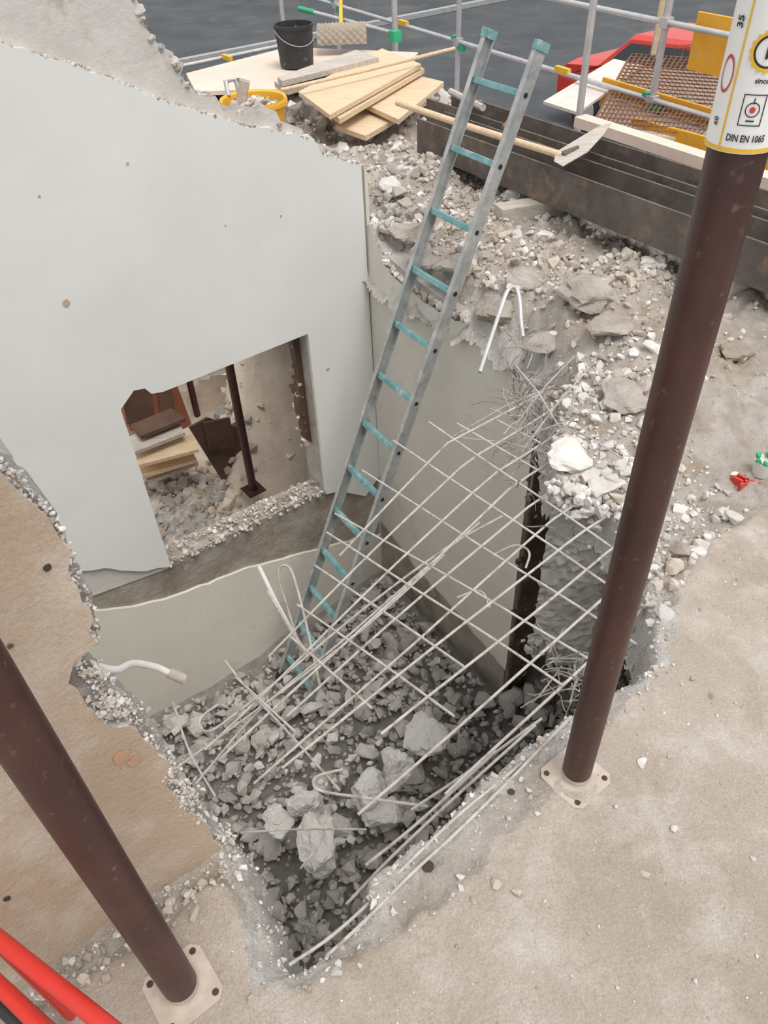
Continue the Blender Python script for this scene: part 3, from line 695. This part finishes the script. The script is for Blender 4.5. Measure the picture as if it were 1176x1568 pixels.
# outer basement walls below slab edge + pale edge board
b=B(); b.box(N*4.14+W*.3-Z*1.25,(W,N,Z),(6.9,.04,1.15),M_mason); b.make('wall_street_side')
b=B(); b.box(V*6.5+U*(-3.2)-Z*1.3,(U,V,Z),(7.2,.04,1.3),M_sand); b.make('wall_back')
b=B()
A=G(905,190,.12); D_=G(1200,285,.12); dd=(D_-A).normalized(); pn=Vector((-dd.y,dd.x,0))
if pn.dot(N)<0: pn=-pn
b.box(A.lerp(D_,.5),(dd,pn,Z),((D_-A).length/2+.1,.05,.03),M_ply); b.make('edge_plank')

# scaffold
par=bpy.data.objects.new('scaffold',None); scene.collection.objects.link(par)
F0=Vector((1.47,5.72,0)); O0=Vector((2.07,6.05,0)); sdir=Vector((-.47,.883,0)).normalized()
b=B()
for k in(-1,0,1,2): p=F0+sdir*2.5*k; b.path([p-Z*2.3,p+Z*2.4],.024,M_galv,16)
for k in(-1,0,1,2): p=O0+sdir*2.5*k; b.path([p-Z*2.3,p+Z*2.4],.024,M_galv,16)
for z in(.02,.5):
    b.path([O0-sdir*2.6+Z*z,O0+sdir*8+Z*z],.019,M_galv,12)
    for k in(-1,0,1,2):
        q=O0+sdir*2.5*k+Z*z; b.box(q,(sdir,N,Z),(.035,.035,.03),M_galv)
for k in(0,1,2):
    q=F0+sdir*2.5*k; b.path([q+Z*-.55,O0+sdir*2.5*k+Z*-.55],.02,M_galv,12)
b.make('tubes',smooth=True,par=par)
b=B()
for k in(0,1,2):
    q=O0+sdir*2.5*k+Z*.02; b.box(q+Z*-.04+sdir*-.06,(sdir,N,Z),(.05,.02,.025),M_green); b.box(q+Z*.03+sdir*.05,(sdir,N,Z),(.03,.03,.015),M_green)
    b.box(q+Z*.85,(sdir,N,Z),(.028,.028,.05),M_yel); b.box(q+Z*.02+sdir*1.0,(sdir,N,Z),(.08,.021,.021),M_yel)
b.make('clamps',par=par)
b=B()
A=G(968,190,-.05); D_=G(1100,226,-.05)
tb=(D_-A).normalized(); L_=(D_-A).length
b.box(A+tb*L_*.8-Z*.04,(tb,Vector((-tb.y,tb.x,0)),Z),(L_*.8,.012,.085),M_orange)
b.make('toe_board',par=par,bevel=.002)
b=B()
b.box(O0+N*.12-sdir*1.32+Z*.40,(sdir,N,Z),(1.15,.012,.17),M_orange)
b.box(O0+N*.08-sdir*.9-Z*.05,(sdir,N,Z),(1.5,.012,.10),M_orange)
b.make('guard_board',par=par,bevel=.002)
b=B(); b.box(F0.lerp(O0,.5)-sdir*.2-Z*.52,(sdir,N,Z),(3.2,.28,.025),M_woodg); b.make('deck',par=par)
b=B(); p=G(1000,85,-.1); b.path([p,p+Z*1.2],.03,M_wood,4); b.make('post_timber',par=par)
b=B(); b.path([G(462,14,.1),G(600,50,.1)],.019,M_galv,10); b.path([G(458,13,.1),G(482,19,.1)],.025,M_green,10); b.path([G(270,103,-.3),G(440,68,-.3)],.02,M_galv,10); b.box(G(348,88,-.28),(W,N,Z),(.09,.022,.022),M_yel)
b.path([G(522,40,.1),G(524,-20,.1)+Z*.3],.02,M_yel,10)
b.path([G(605,88,-.1),G(605,88,-.1)+Z*1.6],.024,M_galv,12); b.box(G(605,55,.2),(W,N,Z),(.04,.04,.04),M_green)
b.make('end_rails',par=par,smooth=True)

# rusty mesh sheets + pale sheet
b=B()
c0=G(905,192,-.02); c1=G(1075,205,-.02); c2=G(1150,105,-.02); c3=G(960,92,-.02)
for lay in range(3):
    zz=Z*(.015*lay); sh=Vector((.03*lay,.04*lay,0))
    n=24
    for i in range(n+1):
        t=i/n; b.path([c0.lerp(c1,t)+zz+sh,c3.lerp(c2,t)+zz+sh],.004,M_rust,5)
    n=18
    for i in range(n+1):
        t=i/n; b.path([c0.lerp(c3,t)+zz+sh,c1.lerp(c2,t)+zz+sh],.004,M_rust,5)
for i in range(6):
    b.path([G(1030+i*12,95+i*3,0),G(1030+i*12,95,0)+Z*.12,G(1075+i*12,92,0)+Z*.12,G(1075+i*12,102,0)],.004,M_rust,5)
b.make('rusty_rebar_mats')
b=B(); b.prism([c-Z*.035 for c in (c0,c1,c2,c3)],-Z*.02,M_paint); b.make('storage_board')
b=B(); board(b,[(832,155),(885,172),(985,100),(940,90)],-.02,.02,M_paint); b.make('insulation_sheet')

# green/red cup on right
b=B(); c=G(1166,720,.0); c.z=hz(c.x,c.y)
b.lathe(c,[(0,0),(.026,0),(.032,.055),(.028,.055),(.0,.04)],M_pvc,20)
for i in range(22):
    t=R_(0,6.28); rock(b,c+Vector((.026*math.cos(t),.026*math.sin(t),.05+R_(-.006,.015))),R_(.007,.014),M_green,.7,1)
for (dx,dy,z) in [(.02,.01,.085),(.035,.02,.075),(.03,0,.095)]: rock(b,c+Vector((dx,dy,z)),.014,M_red,.6,1)
b.make('plastic_cup')
b=B(); c=G(1140,738,.0); c.z=hz(c.x,c.y)+.004
b.box(c+Z*.012,(U,V,Z),(.022,.004,.012),M_red); b.box(c+V*.02+Z*.012,(U,V,Z),(.004,.022,.012),M_red); b.box(c+V*.02+U*.02+Z*.012,(U,V,Z),(.004,.022,.012),M_red); b.path([c,c+U*.04+Z*.01,c+U*.06-V*.03,c+U*.05-V*.07],.003,M_red,6); b.make('red_plastic_clip')
b=B()
for (px,py,r_) in [(655,1328,.013),(782,1218,.008)]:
    p=G(px,py,-.02); z=hz(p.x,p.y)+.005; p.z=z
    b.lathe(p,[(r_*1.25,-.008),(r_*1.1,.003),(r_,.001)],M_edge,24); b.lathe(p,[(r_*1.0,.001),(0,.001)],M_hole,24)  # pale rim around a flat disc, dark colour painting the hole's inner shade
b.make('drilled_hole_mark',smooth=True)

# ---------------------------------------------------------------- street
b=B(); zs=-2.35
b.prism([N*4.35+W*14+Z*zs,N*50+W*30+Z*zs,N*50-W*50+Z*zs,-N*25-W*50+Z*zs,-N*25-W*7.0+Z*zs,N*4.35-W*7.0+Z*zs],-Z*.1,M_asph); b.make('street_asphalt')
b=B(); b.box(V*18.1+Z*(zs+.06),(U,V,Z),(28,.09,.055),M_curb); b.make('street_curb')
b=B(); hc=G(575,5,zs); 
for i in range(260):
    rock(b,hc+U*random.gauss(0,1.0)+V*(3+random.gauss(0,.4))+Z*R_(.15,2.0),R_(.1,.16),M_hedge,.8,1)
b.make('garden_hedge')
b=B(); cc=G(1060,138,zs+.7); cc.z=zs
cd=W; cn_=N
prof=[(-2.0,.35),(-2.02,.75),(-1.85,.95),(-1.2,1.02),(-.75,1.42),(.3,1.47),(1.2,1.35),(1.75,.98),(1.98,.9),(2.02,.4),(1.6,.25),(-1.7,.25)]
n=len(prof); vs=[]
rows=[(-.84,.14),(-.6,0),(.6,0),(.84,.14)]
for w_,ins in rows:
    for x,z in prof:
        ww=w_-(math.copysign(ins,w_) if z>1.05 else 0); zz=z-(.05 if abs(w_)>.8 else 0); vs.append(cc+cd*x+cn_*ww+Z*zz)
fs=[]
for r_ in range(3):
    for i in range(n): fs.append((r_*n+i,r_*n+(i+1)%n,(r_+1)*n+(i+1)%n,(r_+1)*n+i))
fs.append(tuple(range(n))); fs.append(tuple(range(3*n,4*n))[::-1])
b.add(vs,fs,M_red)
def quad(pts,m): b.prism([cc+cd*x+cn_*y+Z*z for x,y,z in pts],Z*.012,m)
quad([(-1.16,-.58,1.05),(-1.16,.58,1.05),(-.78,.52,1.40),(-.78,-.52,1.40)],M_glass)
quad([(1.24,-.52,1.34),(1.24,.52,1.34),(1.70,.6,1.02),(1.70,-.6,1.02)],M_glass)
for sg in(-1,1):
    b.prism([cc+cd*x+cn_*(sg*(.85-max(0,z-1.0)*.35))+Z*z for x,z in [(-1.05,1.0),(-.7,1.33),(.25,1.38),(1.05,1.28),(1.4,1.0)]],cn_*.012*sg,M_glass)
    for x in(-1.3,1.3):
        q=cc+cd*x+cn_*(sg*.78)+Z*.31; b.path([q-cn_*.1,q+cn_*.1],.31,M_black,24); b.path([q+cn_*(.11*sg),q+cn_*(.1*sg)],.19,M_galv,16)
    b.box(cc-cd*1.95+cn_*(sg*.6)+Z*.75,(cd,cn_,Z),(.06,.16,.07),M_galv)
b.make('red_car',bevel=.02)

# ---------------------------------------------------------------- light
w=bpy.data.worlds.new('overcast_sky'); scene.world=w; w.use_nodes=True
bg=w.node_tree.nodes['Background']; tcw=w.node_tree.nodes.new('ShaderNodeTexCoord'); sp=w.node_tree.nodes.new('ShaderNodeSeparateXYZ'); rp=w.node_tree.nodes.new('ShaderNodeValToRGB')
w.node_tree.links.new(tcw.outputs['Generated'],sp.inputs[0]); w.node_tree.links.new(sp.outputs['Z'],rp.inputs[0]); w.node_tree.links.new(rp.outputs[0],bg.inputs[0])
rp.color_ramp.elements[0].position=-.0; rp.color_ramp.elements[0].color=(.66,.67,.68,1); rp.color_ramp.elements[1].position=.6; rp.color_ramp.elements[1].color=(1,.985,.98,1)
bg.inputs[1].default_value=1.05
sun=bpy.data.lights.new('sun','SUN'); sun.energy=2.2; sun.angle=math.radians(30); sun.color=(1,.95,.88); so=bpy.data.objects.new('sun',sun); scene.collection.objects.link(so)
so.rotation_euler=(Vector((-.28,.36,-1))).to_track_quat('-Z','Y').to_euler()
